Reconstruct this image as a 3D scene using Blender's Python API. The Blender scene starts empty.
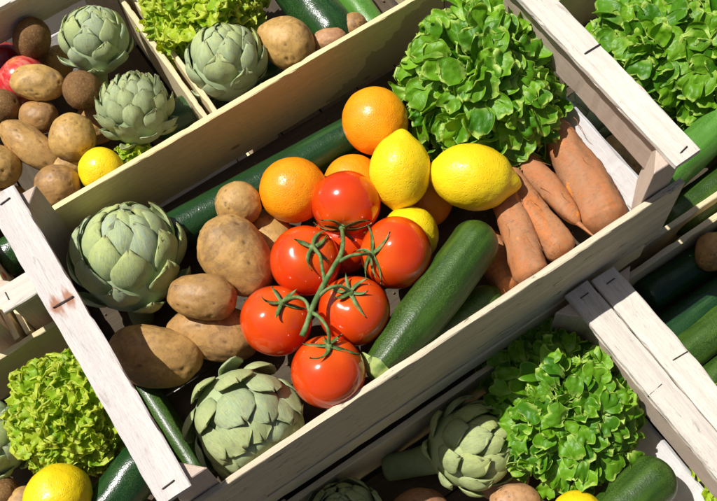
import bpy, bmesh, math, random
from mathutils import Vector, Matrix, noise as mn, Euler
import numpy as np
PI = math.pi
S = bpy.context.scene
COL = S.collection
random.seed(7)

# ------------------------------------------------------------------ camera
FPX = 1008.24
CR = Vector((0.830799, -0.553677, -0.056700)); CD = Vector((-0.525190, -0.746152, -0.409186)); CF = Vector((0.184250, 0.369729, -0.910688))     # camera right / down / forward in the world
CP = Vector((0.096936, -0.248196, 0.859951))
cam = bpy.data.cameras.new('camera'); camo = bpy.data.objects.new('camera', cam); COL.objects.link(camo)
cam.sensor_width = 36; cam.lens = FPX / 717 * 36; cam.clip_start = .01; cam.clip_end = 100
m = Matrix((CR, -CD, -CF)).transposed().to_4x4(); m.translation = CP
camo.matrix_world = m
S.camera = camo

# ------------------------------------------------------------------ sun, sky, exposure
SUNV = Vector((-.35, .42, 1)).normalized()
EL = math.asin(SUNV.z); AZ = math.atan2(SUNV.x, SUNV.y)
sun = bpy.data.lights.new('sun', 'SUN'); suno = bpy.data.objects.new('sun', sun); COL.objects.link(suno)
sun.energy = 5.0; sun.angle = math.radians(.5); sun.color = (1, .97, .925)
suno.rotation_euler = SUNV.to_track_quat('Z', 'Y').to_euler(); suno.location = (0, 0, 3)
w = bpy.data.worlds.new('World'); S.world = w; w.use_nodes = True
wn = w.node_tree; bg = wn.nodes['Background']
sky = wn.nodes.new('ShaderNodeTexSky'); sky.sky_type = 'NISHITA'; sky.sun_disc = False
sky.sun_elevation = EL; sky.sun_rotation = AZ; sky.dust_density = 3; sky.ozone_density = .3; sky.air_density = .6
wn.links.new(sky.outputs[0], bg.inputs[0]); bg.inputs[1].default_value = .058
S.view_settings.view_transform = 'Standard'; S.view_settings.look = 'None'
S.view_settings.exposure = .08; S.view_settings.gamma = 1
S.render.resolution_x = 1024; S.render.resolution_y = 716

# ------------------------------------------------------------------ camera helpers: a pixel of the photograph at a height
def ray(px, py):
    return (CR * ((px - 358.5) / FPX) + CD * ((py - 250.5) / FPX) + CF)
def at(px, py, z):
    v = ray(px, py); return CP + v * ((z - CP.z) / v.z)
def scale_at(P):
    return FPX / (P - CP).dot(CF)
def cv(r, u, t):
    """direction given as right, up and towards the viewer"""
    return (CR * r - CD * u - CF * t).normalized()
def hit(px, py, c, r):
    v = ray(px, py).normalized(); oc = CP - c
    b = oc.dot(v); q = b * b - oc.length_squared + r * r
    if q < 0: q = 0
    return CP + v * (-b - math.sqrt(q))

# ------------------------------------------------------------------ material helpers
class NT:
    def __init__(s, name):
        s.m = bpy.data.materials.new(name); s.m.use_nodes = True
        s.t = s.m.node_tree; s.b = s.t.nodes['Principled BSDF']; s.o = s.t.nodes['Material Output']
        s.tc = s.n('ShaderNodeTexCoord'); s.oi = s.n('ShaderNodeObjectInfo')
        a = s.n('ShaderNodeVectorMath', operation='MULTIPLY_ADD')
        s.l(s.oi.outputs['Random'], a.inputs[0]); a.inputs[1].default_value = (7.3, 3.1, 5.7)
        s.l(s.tc.outputs['Object'], a.inputs[2]); s.co = a.outputs[0]; s.obj = s.tc.outputs['Object']
    def n(s, t, **k):
        x = s.t.nodes.new(t)
        for a, b in k.items(): setattr(x, a, b)
        return x
    def l(s, a, b): s.t.links.new(a, b)
    def mapv(s, sc, v=None):
        x = s.n('ShaderNodeMapping'); x.inputs['Scale'].default_value = sc; s.l(v or s.co, x.inputs[0]); return x.outputs[0]
    def noise(s, sc, det=4, ro=.55, v=None, dist=0):
        x = s.n('ShaderNodeTexNoise'); x.inputs['Scale'].default_value = sc; x.inputs['Detail'].default_value = det
        x.inputs['Roughness'].default_value = ro; x.inputs['Distortion'].default_value = dist
        s.l(v or s.co, x.inputs['Vector']); return x.outputs['Fac']
    def vor(s, sc, v=None, feat='F1', rnd=1):
        x = s.n('ShaderNodeTexVoronoi', feature=feat); x.inputs['Scale'].default_value = sc; x.inputs['Randomness'].default_value = rnd
        s.l(v or s.co, x.inputs['Vector']); return x.outputs['Distance']
    def mr(s, f, a, b, c=0., d=1., smooth=True):
        x = s.n('ShaderNodeMapRange'); x.interpolation_type = 'SMOOTHSTEP' if smooth else 'LINEAR'
        s.l(f, x.inputs[0])
        for i, q in enumerate((a, b, c, d)): x.inputs[i + 1].default_value = q
        return x.outputs[0]
    def math(s, op, a, b=None, c=None):
        x = s.n('ShaderNodeMath', operation=op)
        for i, q in enumerate((a, b, c)):
            if q is None: continue
            if isinstance(q, (int, float)): x.inputs[i].default_value = q
            else: s.l(q, x.inputs[i])
        return x.outputs[0]
    def mix(s, f, a, b, mode='MIX'):
        x = s.n('ShaderNodeMix', data_type='RGBA', blend_type=mode)
        for i, q in ((0, f), (6, a), (7, b)):
            if isinstance(q, (int, float)): x.inputs[i].default_value = q
            elif isinstance(q, tuple): x.inputs[i].default_value = (*q, 1)
            else: s.l(q, x.inputs[i])
        return x.outputs[2]
    def hsv(s, c, h=None, sa=None, v=None):
        x = s.n('ShaderNodeHueSaturation'); s.l(c, x.inputs['Color'])
        for k, q in (('Hue', h), ('Saturation', sa), ('Value', v)):
            if q is None: continue
            if isinstance(q, (int, float)): x.inputs[k].default_value = q
            else: s.l(q, x.inputs[k])
        return x.outputs[0]
    def attr(s, name):
        x = s.n('ShaderNodeAttribute'); x.attribute_name = name; return x
    def bump(s, h, strength=.3, dist=.001, prev=None):
        x = s.n('ShaderNodeBump'); x.inputs['Strength'].default_value = strength; x.inputs['Distance'].default_value = dist
        s.l(h, x.inputs['Height'])
        if prev is not None: s.l(prev, x.inputs['Normal'])
        return x.outputs[0]
    def fin(s, col, rough=.5, nrm=None, spec=.5, coat=0, coatr=.1, sss=0, sssr=(1, .3, .1), sssc=.01):
        b = s.b
        if isinstance(col, tuple): b.inputs['Base Color'].default_value = (*col, 1)
        else: s.l(col, b.inputs['Base Color'])
        if isinstance(rough, (int, float)): b.inputs['Roughness'].default_value = rough
        else: s.l(rough, b.inputs['Roughness'])
        b.inputs['Specular IOR Level'].default_value = spec
        b.inputs['Coat Weight'].default_value = coat; b.inputs['Coat Roughness'].default_value = coatr
        if nrm is not None: s.l(nrm, b.inputs['Normal'])
        if sss:
            b.inputs['Subsurface Weight'].default_value = sss; b.inputs['Subsurface Radius'].default_value = sssr
            b.inputs['Subsurface Scale'].default_value = sssc
        return s.m

def m_wood(name, light, dark, grey, knots=1.0, stain=0.0, damp=False, rust=None):
    s = NT(name)
    v = s.mapv((7, 170, 170)); g = s.noise(3, 6, .65, v, .5)
    v2 = s.mapv((2.2, 26, 26)); g2 = s.noise(2.2, 5, .6, v2, 1.2)
    c = s.mix(s.mr(g, .35, .7), light, dark)
    c = s.mix(s.mr(g2, .42, .66, 0, .8), c, grey)
    fib = s.noise(6, 3, .7, s.mapv((14, 320, 320)))
    c = s.mix(s.mr(fib, .50, .68, 0, .5), c, tuple(q * .55 for q in dark))
    big = s.noise(9, 3, .5)
    c = s.mix(s.mr(big, .35, .75, 0, .35), c, tuple(q * .85 for q in light))
    if knots:
        k = s.vor(9, s.mapv((1, 2.0, 2.0)), rnd=1)
        c = s.mix(s.mr(k, .03, .085, .75 * min(1, knots * 1.2), 0), c, (.24, .13, .045))
    if stain:
        st = s.noise(2.0, 6, .75, s.mapv((14, 60, 60)), .6)
        c = s.mix(s.mr(st, .58, .68, 0, stain), c, (.10, .075, .04))
    if damp:
        sx = s.n('ShaderNodeSeparateXYZ'); s.l(s.obj, sx.inputs[0])
        e = s.math('ADD', s.math('MULTIPLY', sx.outputs[0], 7.0), s.math('MULTIPLY', sx.outputs[2], -10.0))
        e = s.math('ADD', e, s.math('MULTIPLY', s.noise(24, 4, .6), 1.1))
        c = s.mix(s.mr(e, 1.62, 1.67, 0, .5), c, (.22, .18, .09))
    if rust:
        sx = s.n('ShaderNodeSeparateXYZ'); s.l(s.obj, sx.inputs[0])
        dx = s.math('MULTIPLY', s.math('ABSOLUTE', s.math('SUBTRACT', sx.outputs[0], rust[0])), 95)
        dy = s.math('MULTIPLY', s.math('ABSOLUTE', s.math('SUBTRACT', s.math('ABSOLUTE', sx.outputs[1]), .0065)), 190)
        dd = s.math('ADD', s.math('ADD', dx, dy), s.math('MULTIPLY', s.math('SUBTRACT', s.noise(55, 4, .6, s.mapv((1, 4, 4))), .5), 3.2))
        c = s.mix(s.mr(dd, .5, 1.9, .85, 0), c, (.36, .12, .035))
    rnd = s.math('MULTIPLY_ADD', s.oi.outputs['Random'], .16, .92)
    c = s.hsv(c, None, None, rnd)
    n = s.bump(g, .45, .0010); n = s.bump(fib, .6, .0008, n)
    return s.fin(c, .72, n, .25)

WOOD_BAR = m_wood('bar_wood', (.74, .68, .59), (.67, .60, .50), (.58, .52, .45), .15, .40)
BAR_RUST = m_wood('rusted_bar_wood', (.78, .72, .67), (.68, .60, .54), (.62, .57, .54), .1, .25, rust=(.037, .0))
WOOD_SIDE = m_wood('side_wood', (.78, .67, .42), (.70, .57, .31), (.70, .59, .36), .6)
WOOD_DAMP = m_wood('damp_side_wood', (.86, .73, .40), (.78, .61, .28), (.78, .63, .33), 1.0, 0, True)
WOOD_GREY = m_wood('weathered_wood', (.74, .64, .46), (.63, .53, .36), (.55, .47, .33), .25, .9)
WOOD_SHADED = m_wood('shade_dark_wood', (.10, .075, .045), (.07, .05, .03), (.06, .045, .03), .4, .5)  # crate wood with the dark shade below the produce painted into its colour
WOOD_WHITE = m_wood('panel_wood', (.80, .78, .76), (.72, .69, .67), (.68, .65, .63), 0)
WOOD_TAN = m_wood('post_wood', (.66, .53, .42), (.55, .42, .32), (.56, .46, .38), .3)
def m_simple(name, col, rough=.5, metal=0):
    s = NT(name); c = s.mix(s.noise(60, 3), tuple(q * .8 for q in col), col); s.fin(c, rough); s.b.inputs['Metallic'].default_value = metal; return s.m
STEEL = m_simple('rusty_steel', (.10, .075, .06), .5, .7)
s = NT('table_dark'); GROUND = s.fin(s.mix(s.noise(14, 5), (.03, .025, .02), (.06, .05, .035)), .9, s.bump(s.noise(60, 4), .4, .002))

def m_potato(name, A, B, dirt, tone=1):
    s = NT(name)
    big = s.noise(22, 4, .6); c = s.mix(s.mr(big, .35, .68), A, B)
    pt = s.noise(38, 6, .72, None, .5); c = s.mix(s.mr(pt, .50, .66, 0, .6), c, dirt)
    so = s.noise(19, 5, .7, None, .3); c = s.mix(s.mr(so, .54, .62, 0, .5), c, (.21, .125, .065))
    fine = s.noise(210, 4, .7); c = s.mix(s.mr(fine, .46, .66, 0, .3), c, tuple(q * .6 for q in dirt))
    sp = s.vor(105); spm = s.noise(30, 2); sz = s.mr(spm, .45, .66, .0, .20)
    spk = s.math('LESS_THAN', sp, sz)
    c = s.mix(s.math('MULTIPLY', spk, .28), c, (.14, .075, .03))
    pale = s.noise(46, 3, .5, None, 1.5); c = s.mix(s.mr(pale, .54, .66, 0, .4), c, tuple(min(1, q * 1.35) for q in A))
    eye = s.attr('eye').outputs['Fac']; c = s.mix(s.mr(eye, .35, .95, 0, .75), c, (.10, .055, .022))
    h = s.oi.outputs['Random']; c = s.hsv(c, s.math('MULTIPLY_ADD', h, .012, .494), None, s.math('MULTIPLY_ADD', h, .25, .88))
    n = s.bump(fine, .35, .0008); n = s.bump(pt, .5, .0016, n); n = s.bump(spk, -.25, .0005, n)
    return s.fin(c, s.mr(pt, .4, .7, .48, .75), n, .4, sss=.03, sssr=(1, .5, .2), sssc=.003)
POTATO = m_potato('potato_skin', (.50, .30, .095), (.39, .22, .065), (.22, .125, .05))
POTATO_RED = m_potato('reddish_potato_skin', (.46, .24, .11), (.38, .19, .09), (.20, .12, .055))

def m_citrus(name, A, B, pore, rough, glow):
    s = NT(name)
    c = s.mix(s.mr(s.noise(20, 3), .35, .7), A, B)
    c = s.mix(s.mr(s.noise(60, 4, .6), .62, .75, 0, .25), c, tuple(q * .7 for q in B))
    c = s.mix(s.mr(s.noise(95, 5, .7), .655, .70, 0, .5), c, (.40, .26, .06)); c = s.mix(s.mr(s.noise(9, 2), .55, .8, 0, .3), c, tuple(B[i] * (.85, .9, 1)[i] for i in range(3)))
    tip = s.attr('tip').outputs['Fac']; c = s.mix(s.mr(tip, .1, 1, 0, .9), c, (.30, .26, .03))
    v = s.vor(pore); n = s.bump(s.mr(v, .0, .42), .55, .0007)
    n = s.bump(s.noise(pore * .22, 3), .5, .0012, n)
    return s.fin(c, rough, n, .42, .10, .25, sss=.25, sssr=glow, sssc=.006)
ORANGE = m_citrus('orange_peel', (.94, .36, .006), (.90, .27, .004), 520, .36, (1, .35, .05))
LEMON = m_citrus('lemon_peel', (.90, .68, .012), (.84, .58, .008), 420, .34, (1, .8, .1))

s = NT('tomato_skin')
c = s.mix(s.mr(s.noise(26, 3), .35, .7), (.72, .062, .004), (.64, .042, .003))
sx = s.n('ShaderNodeSeparateXYZ'); s.l(s.obj, sx.inputs[0])
c = s.mix(s.mr(sx.outputs[2], .018, .034, 0, .55), c, (.78, .13, .006))
c = s.mix(s.math('MULTIPLY', s.math('LESS_THAN', s.vor(260), .10), .25), c, (.9, .25, .05))
TOMATO = s.fin(c, .16, s.bump(s.noise(34, 2), .12, .002), .5, .5, .05, sss=.10, sssr=(1, .2, .03), sssc=.004)

def m_leafy(name, A, B, edge, trans, rough=.44, vein=True, spec=.45):
    s = NT(name)
    a = s.attr('leaf'); sp = s.n('ShaderNodeSeparateColor'); s.l(a.outputs['Color'], sp.inputs[0])
    c = s.mix(sp.outputs[2], A, B)
    c = s.mix(s.mr(s.noise(70, 3), .35, .7, 0, .25), c, tuple(q * .65 for q in A))
    c = s.mix(s.mr(sp.outputs[1], .86, .99, 0, .8), c, edge)                 # pale crisp margin
    c = s.mix(s.mr(sp.outputs[0], .0, .45, .55, 0), c, tuple(min(1, q * 1.5 + .05) for q in edge))   # pale rib end
    h = s.noise(130, 4, .6); n = s.bump(h, .7, .0016); n = s.bump(s.vor(170), .5, .0012, n)
    s.fin(c, rough, n, spec)
    tr = s.n('ShaderNodeBsdfTranslucent'); s.l(s.hsv(c, .49, 1.1, 1.25), tr.inputs[0])
    mx = s.n('ShaderNodeMixShader'); mx.inputs[0].default_value = trans
    s.l(s.b.outputs[0], mx.inputs[1]); s.l(tr.outputs[0], mx.inputs[2]); s.l(mx.outputs[0], s.o.inputs[0])
    return s.m
LETTUCE = m_leafy('lettuce_leaf', (.055, .215, .004), (.21, .46, .012), (.50, .68, .12), .30)
FRILLY = m_leafy('frilly_lettuce_leaf', (.27, .50, .012), (.56, .70, .035), (.68, .75, .10), .42)

def m_arti(name, A, B, C_):
    s = NT(name)
    a = s.attr('leaf'); sp = s.n('ShaderNodeSeparateColor'); s.l(a.outputs['Color'], sp.inputs[0])
    uv = s.n('ShaderNodeUVMap'); uv.uv_map = 'UVMap'
    st = s.noise(4, 4, .6, s.mapv((1.2, 26, 1), uv.outputs[0]), .15)
    bl = s.noise(3.2, 4, .6, s.mapv((3, 2.5, 1), uv.outputs[0]))
    c = s.mix(sp.outputs[2], A, B)
    c = s.mix(s.mr(bl, .42, .68, 0, .7), c, C_)
    c = s.mix(s.math('MULTIPLY', s.mr(sp.outputs[0], .25, .95, 0, .75), s.mr(sp.outputs[2], .2, .9)), c, C_)
    c = s.mix(s.mr(s.noise(2.4, 4, .6, s.mapv((3, 3, 1), uv.outputs[0])), .56, .68, 0, .35), c, (.22, .13, .14))
    c = s.mix(s.mr(st, .5, .66, 0, .55), c, tuple(q * 1.3 for q in A))
    c = s.mix(s.mr(st, .34, .48, .5, 0), c, tuple(q * .62 for q in B))
    sc = s.noise(5, 5, .7, s.mapv((4, 7, 1), uv.outputs[0]))
    c = s.mix(s.mr(sc, .62, .66, 0, .7), c, (.085, .05, .03))                # scuffs
    tip = s.math('MULTIPLY', s.mr(sp.outputs[0], .93, 1.0), s.mr(sp.outputs[1], .0, .55, 1, 0))
    c = s.mix(s.math('MULTIPLY', tip, .8), c, (.20, .12, .06))
    c = s.mix(s.mr(sp.outputs[1], .90, 1.0, 0, .5), c, (.45, .50, .30))
    n = s.bump(st, .6, .0014); n = s.bump(s.noise(90, 4), .35, .0012, n)
    return s.fin(c, .55, n, .35, sss=.05, sssr=(.6, 1, .3), sssc=.003)
ARTI = m_arti('pale_artichoke', (.40, .49, .33), (.33, .43, .21), (.50, .56, .17))
ARTI2 = m_arti('green_artichoke', (.37, .45, .26), (.30, .39, .17), (.46, .50, .19))
ARTI3 = m_arti('yellowish_artichoke', (.40, .47, .22), (.34, .42, .17), (.50, .55, .17))
s = NT('artichoke_stem'); c = s.mix(s.noise(8, 4, .6, s.mapv((2, 14, 14))), (.20, .28, .10), (.36, .42, .20))
STEM = s.fin(c, .6, s.bump(s.noise(8, 3, .6, s.mapv((2, 22, 22))), .6, .002), .3)
s = NT('vine_stem'); c = s.mix(s.mr(s.noise(120, 4), .35, .65), (.07, .14, .03), (.19, .27, .09)); c = s.mix(s.mr(s.noise(60, 3), .58, .68, 0, .6), c, (.16, .11, .04)); VINE = s.fin(c, .55, s.bump(s.noise(600, 2), .6, .0006), .35)
VINE.use_nodes = True
def m_squash(name, A, B, speck, amt, rough=.32, streak=None):
    s = NT(name)
    c = s.mix(s.mr(s.noise(5, 4, .6, s.mapv((2.5, 20, 20))), .35, .68), A, B)
    if streak: c = s.mix(s.mr(s.noise(5, 3, .5, s.mapv((1.2, 26, 26))), .55, .68, 0, .6), c, streak)
    v = s.vor(620); sz = s.mr(s.noise(24, 3), .35, .62, .18, .42)
    k = s.math('LESS_THAN', v, sz); c = s.mix(s.math('MULTIPLY', k, amt), c, speck)
    tip = s.attr('tip').outputs['Fac']; c = s.mix(s.mr(tip, .0, 1, 0, .85), c, (.36, .45, .16))
    n = s.bump(s.noise(40, 4), .4, .003); n = s.bump(v, .3, .0005, n)
    return s.fin(c, rough, n, .45, .08, .2, sss=.03, sssr=(.4, 1, .2), sssc=.003)
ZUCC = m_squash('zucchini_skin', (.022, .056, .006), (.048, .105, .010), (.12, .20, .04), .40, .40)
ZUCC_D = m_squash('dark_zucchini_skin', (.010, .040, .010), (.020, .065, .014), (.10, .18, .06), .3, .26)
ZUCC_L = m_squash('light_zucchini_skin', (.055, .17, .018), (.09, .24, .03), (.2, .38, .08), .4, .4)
CUC = m_squash('cucumber_skin', (.008, .036, .010), (.015, .055, .014), (.05, .11, .03), .2, .28, (.035, .095, .025))

s = NT('sweet_potato_skin')
big = s.noise(16, 4, .6, s.mapv((.5, 1, 1))); c = s.mix(s.mr(big, .35, .7), (.52, .18, .05), (.40, .125, .035))
ds = s.noise(26, 6, .75, s.mapv((.7, 1.6, 1.6)), .8); c = s.mix(s.mr(ds, .40, .60, 0, .7), c, (.39, .205, .10))
cr = s.noise(9, 3, .55, s.mapv((12, 3, 3)), 1.5); crm = s.mr(s.math('ABSOLUTE', s.math('SUBTRACT', cr, .5)), .0, .014, 1, 0); crm = s.math('MULTIPLY', crm, s.mr(s.noise(30, 3), .42, .52))
c = s.mix(s.math('MULTIPLY', crm, .7), c, (.15, .06, .03)); c = s.mix(s.mr(s.noise(11, 4, .6), .45, .65, 0, .5), c, (.36, .19, .10))
ab = s.noise(40, 3, .5, s.mapv((.6, 1.4, 1.4))); c = s.mix(s.mr(ab, .66, .69, 0, .8), c, (.80, .28, .04))
fn = s.noise(240, 4, .7); c = s.mix(s.mr(fn, .48, .66, 0, .45), c, (.26, .14, .075))
n = s.bump(fn, .6, .0009); n = s.bump(crm, -.4, .0008, n); n = s.bump(ds, .4, .0015, n)
SWEET = s.fin(c, .65, n, .3, sss=.03, sssr=(1, .3, .1), sssc=.003)
s = NT('kiwi_skin'); c = s.mix(s.mr(s.noise(45, 4), .35, .7), (.23, .125, .045), (.15, .075, .028))
c = s.mix(s.mr(s.noise(420, 3), .5, .75, 0, .6), c, (.38, .24, .11)); c = s.mix(s.mr(s.attr('tip').outputs['Fac'], .2, 1), c, (.06, .035, .015))
KIWI = s.fin(c, .8, s.bump(s.noise(330, 4, .8), .8, .0012), .2)
s = NT('apple_skin'); sx = s.n('ShaderNodeSeparateXYZ'); s.l(s.obj, sx.inputs[0])
st = s.noise(6, 4, .6, s.mapv((24, 24, 3))); c = s.mix(s.mr(st, .4, .7), (.58, .03, .035), (.72, .22, .16)); APPLE = s.fin(s.mix(s.mr(s.noise(14, 2), .5, .65, 0, .7), c, (.72, .45, .12)), .22, None, .5, .3, .1)
s = NT('dark_apple_skin'); c = s.mix(s.mr(s.noise(6, 4, .6, s.mapv((24, 24, 3))), .4, .7), (.30, .015, .02), (.42, .05, .04)); APPLE_D = s.fin(c, .2, None, .5, .3, .1)

# ------------------------------------------------------------------ object helpers
def link_mesh(name, V, F, mat, attrs=None, uv=None, smooth=True, cols=None):
    me = bpy.data.meshes.new(name); me.from_pydata([tuple(v) for v in V], [], [tuple(f) for f in F])
    me.materials.append(mat); me.update()
    if smooth: me.polygons.foreach_set('use_smooth', [True] * len(me.polygons))
    for k, a in (attrs or {}).items():
        at_ = me.attributes.new(k, 'FLOAT', 'POINT'); at_.data.foreach_set('value', [float(q) for q in a])
    if cols is not None:
        ca = me.attributes.new('leaf', 'FLOAT_COLOR', 'POINT'); ca.data.foreach_set('color', [float(q) for c in cols for q in (*c, 1)])
    if uv is not None:
        ul = me.uv_layers.new(name='UVMap'); vi = np.zeros(len(me.loops), dtype=np.int32); me.loops.foreach_get('vertex_index', vi)
        ul.data.foreach_set('uv', np.array(uv, dtype=np.float32)[vi].ravel())
    o = bpy.data.objects.new(name, me); COL.objects.link(o); return o
def child(o, root, keep_local=True):
    o.parent = root; return o
def tag(o, label, cat, group=None, kind=None):
    if label: o['label'] = label
    if cat: o['category'] = cat
    if group: o['group'] = group
    if kind: o['kind'] = kind
    return o
def empty(name, loc, rz=0):
    o = bpy.data.objects.new(name, None); COL.objects.link(o); o.location = loc; o.rotation_euler = (0, 0, rz); o.empty_display_size = .02
    return o
def frame(X=None, Z=None):
    """rotation whose local X (or Z) follows the given direction"""
    if X is not None:
        X = X.normalized(); up = Z or Vector((0, 0, 1)); Y = up.cross(X)
        if Y.length < 1e-3: Y = Vector((0, 1, 0)).cross(X)
        Y.normalize(); Zz = X.cross(Y)
        return Matrix((X, Y, Zz)).transposed()
    Z = Z.normalized(); t = Vector((1, 0, 0)) if abs(Z.x) < .9 else Vector((0, 1, 0))
    Y = Z.cross(t).normalized(); X = Y.cross(Z)
    return Matrix((X, Y, Z)).transposed()
def setm(o, P, Rm):
    m = Rm.to_4x4(); m.translation = P; o.matrix_world = m; o.location = P; o.rotation_euler = Rm.to_euler()
_ico = {}
def ico(n):
    if n not in _ico:
        bm = bmesh.new(); bmesh.ops.create_icosphere(bm, subdivisions=n, radius=1)
        bm.verts.ensure_lookup_table()
        _ico[n] = ([v.co.normalized() for v in bm.verts], [[v.index for v in f.verts] for f in bm.faces]); bm.free()
    return _ico[n]
def nz(v, sc, seed): return mn.noise(v * sc + Vector((seed * 3.17, seed * 1.31, seed * 7.7)))

# ------------------------------------------------------------------ wood
def board(name, a, b, mat, root=None, axis=0, seed=0, rough=.0008, nseg=40, nick=.0013):
    """a rough sawn board between corners a and b, long axis given; its own origin in its middle"""
    a = Vector(a); b = Vector(b); c = (a + b) / 2; h = (b - a) / 2
    o1, o2 = [(1, 2), (0, 2), (0, 1)][axis]
    rnd = random.Random(seed * 13 + 5)
    L, P, Q = h[axis], h[o1], h[o2]
    e = min(P, Q) * .28
    ring = [(-P + e, -Q), (0, -Q), (P - e, -Q), (P, -Q + e), (P, 0), (P, Q - e), (P - e, Q), (0, Q), (-P + e, Q), (-P, Q - e), (-P, 0), (-P, -Q + e)]
    V = []; F = []
    bow = rnd.uniform(-1, 1) * rough * 1.6
    for i in range(nseg + 1):
        t = i / nseg; x = -L + 2 * L * t
        for k, (p, q) in enumerate(ring):
            j = mn.noise(Vector((t * L * 90, k * 1.7, seed * 2.3))) * rough + mn.noise(Vector((t * L * 12, (k // 3) * 2.1, seed * 5.3))) * rough * 1.5
            if mn.noise(Vector((t * L * 160, k * 3.1, seed * 9.3))) > .42: j -= nick * .6
            s1 = 1 if p > 0 else (-1 if p < 0 else 0); s2 = 1 if q > 0 else (-1 if q < 0 else 0)
            pp = p + s1 * j; qq = q + s2 * j * .4 + bow * math.sin(PI * t)
            xx = x
            if i in (0, nseg): xx += mn.noise(Vector((p * 300, q * 300, seed + i))) * .0012
            v = [0, 0, 0]; v[0] = xx; v[1] = pp; v[2] = qq; V.append(v)
    n = len(ring)
    for i in range(nseg):
        for k in range(n):
            F.append((i * n + k, i * n + (k + 1) % n, (i + 1) * n + (k + 1) % n, (i + 1) * n + k))
    F.append(tuple(range(n))[::-1]); F.append(tuple(nseg * n + k for k in range(n)))
    V = [Vector(v) for v in V]
    me_o = link_mesh(name, V, F, mat, smooth=False)
    # local X = board's long axis (grain follows it)
    ax = [Vector((1, 0, 0)), Vector((0, 1, 0)), Vector((0, 0, 1))]
    X = ax[axis]; Y = ax[o1]; Z = ax[o2]
    M3 = Matrix((X, Y, Z)).transposed()
    if M3.determinant() < 0:
        for v in me_o.data.vertices: v.co.y *= -1
        Y = -Y; M3 = Matrix((X, Y, Z)).transposed()
    bm = bmesh.new(); bm.from_mesh(me_o.data); bmesh.ops.recalc_face_normals(bm, faces=bm.faces); bm.to_mesh(me_o.data); bm.free()
    setm(me_o, c, M3)
    if root: child(me_o, root)
    return me_o
def prism(name, pts, z0, z1, mat, root, seed=0):
    """upright prism; local X runs up the post"""
    n = len(pts); cx = sum(p[0] for p in pts) / n; cy = sum(p[1] for p in pts) / n
    V = []; N = 6
    for i in range(N + 1):
        z = (z1 - z0) * (i / N - .5)
        for k, (x, y) in enumerate(pts): V.append((z, x - cx + mn.noise(Vector((i * .7, k * 3, seed))) * .0008, y - cy))
    F = [(i * n + k, i * n + (k + 1) % n, (i + 1) * n + (k + 1) % n, (i + 1) * n + k) for i in range(N) for k in range(n)]
    F += [tuple(range(n))[::-1], tuple(N * n + k for k in range(n))]
    o = link_mesh(name, V, F, mat, smooth=False)
    bm = bmesh.new(); bm.from_mesh(o.data); bmesh.ops.recalc_face_normals(bm, faces=bm.faces)
    bmesh.ops.bevel(bm, geom=[e for e in bm.edges if e.is_manifold and e.calc_face_angle(0) > .5], offset=.0009, segments=1, affect='EDGES'); bm.to_mesh(o.data); bm.free()
    setm(o, Vector((cx, cy, (z0 + z1) / 2)), Matrix(((0, 1, 0), (0, 0, 1), (1, 0, 0))))
    child(o, root); return o
def tube(name, pts, rad, mat, root=None, n=8, flat=1.0, cap=True, up=None):
    """tube through points (a Catmull-Rom curve) with radii; origin at the first point"""
    P = [Vector(p) for p in pts]; base = P[0].copy(); P = [p - base for p in P]
    sub = 6 if len(P) > 2 else 4
    C = []; Rr = []
    for i in range(len(P) - 1):
        p0 = P[max(i - 1, 0)]; p1 = P[i]; p2 = P[i + 1]; p3 = P[min(i + 2, len(P) - 1)]
        for k in range(sub):
            t = k / sub
            C.append(.5 * ((2 * p1) + (p2 - p0) * t + (2 * p0 - 5 * p1 + 4 * p2 - p3) * t * t + (3 * p1 - p0 - 3 * p2 + p3) * t ** 3))
            Rr.append(rad[i] + (rad[i + 1] - rad[i]) * t)
    C.append(P[-1]); Rr.append(rad[-1])
    V = []; F = []
    prev = None
    for i, c in enumerate(C):
        d = (C[min(i + 1, len(C) - 1)] - C[max(i - 1, 0)]).normalized()
        u = (up or Vector((.2, .3, 1))) if prev is None else prev
        s_ = d.cross(u); s_ = s_.normalized() if s_.length > 1e-6 else Vector((1, 0, 0)); u2 = s_.cross(d).normalized(); prev = u2
        for k in range(n):
            a = 2 * PI * k / n; V.append(c + s_ * math.cos(a) * Rr[i] + u2 * math.sin(a) * Rr[i] * flat)
    m_ = len(C)
    for i in range(m_ - 1):
        for k in range(n): F.append((i * n + k, i * n + (k + 1) % n, (i + 1) * n + (k + 1) % n, (i + 1) * n + k))
    if cap: F += [tuple(range(n))[::-1], tuple((m_ - 1) * n + k for k in range(n))]
    o = link_mesh(name, V, F, mat); o.location = base
    if root:
        o.parent = root
    return o
def reparent_world(o, root):
    """o was placed in world coordinates: make it a child without moving it"""
    mw = o.matrix_world.copy() if o.rotation_euler != Euler((0, 0, 0)) else Matrix.Translation(o.location)
    rm = root.rotation_euler.to_matrix().to_4x4(); rm.translation = root.location
    l = rm.inverted() @ mw
    o.parent = root; o.location = l.translation; o.rotation_euler = l.to_euler()

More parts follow.
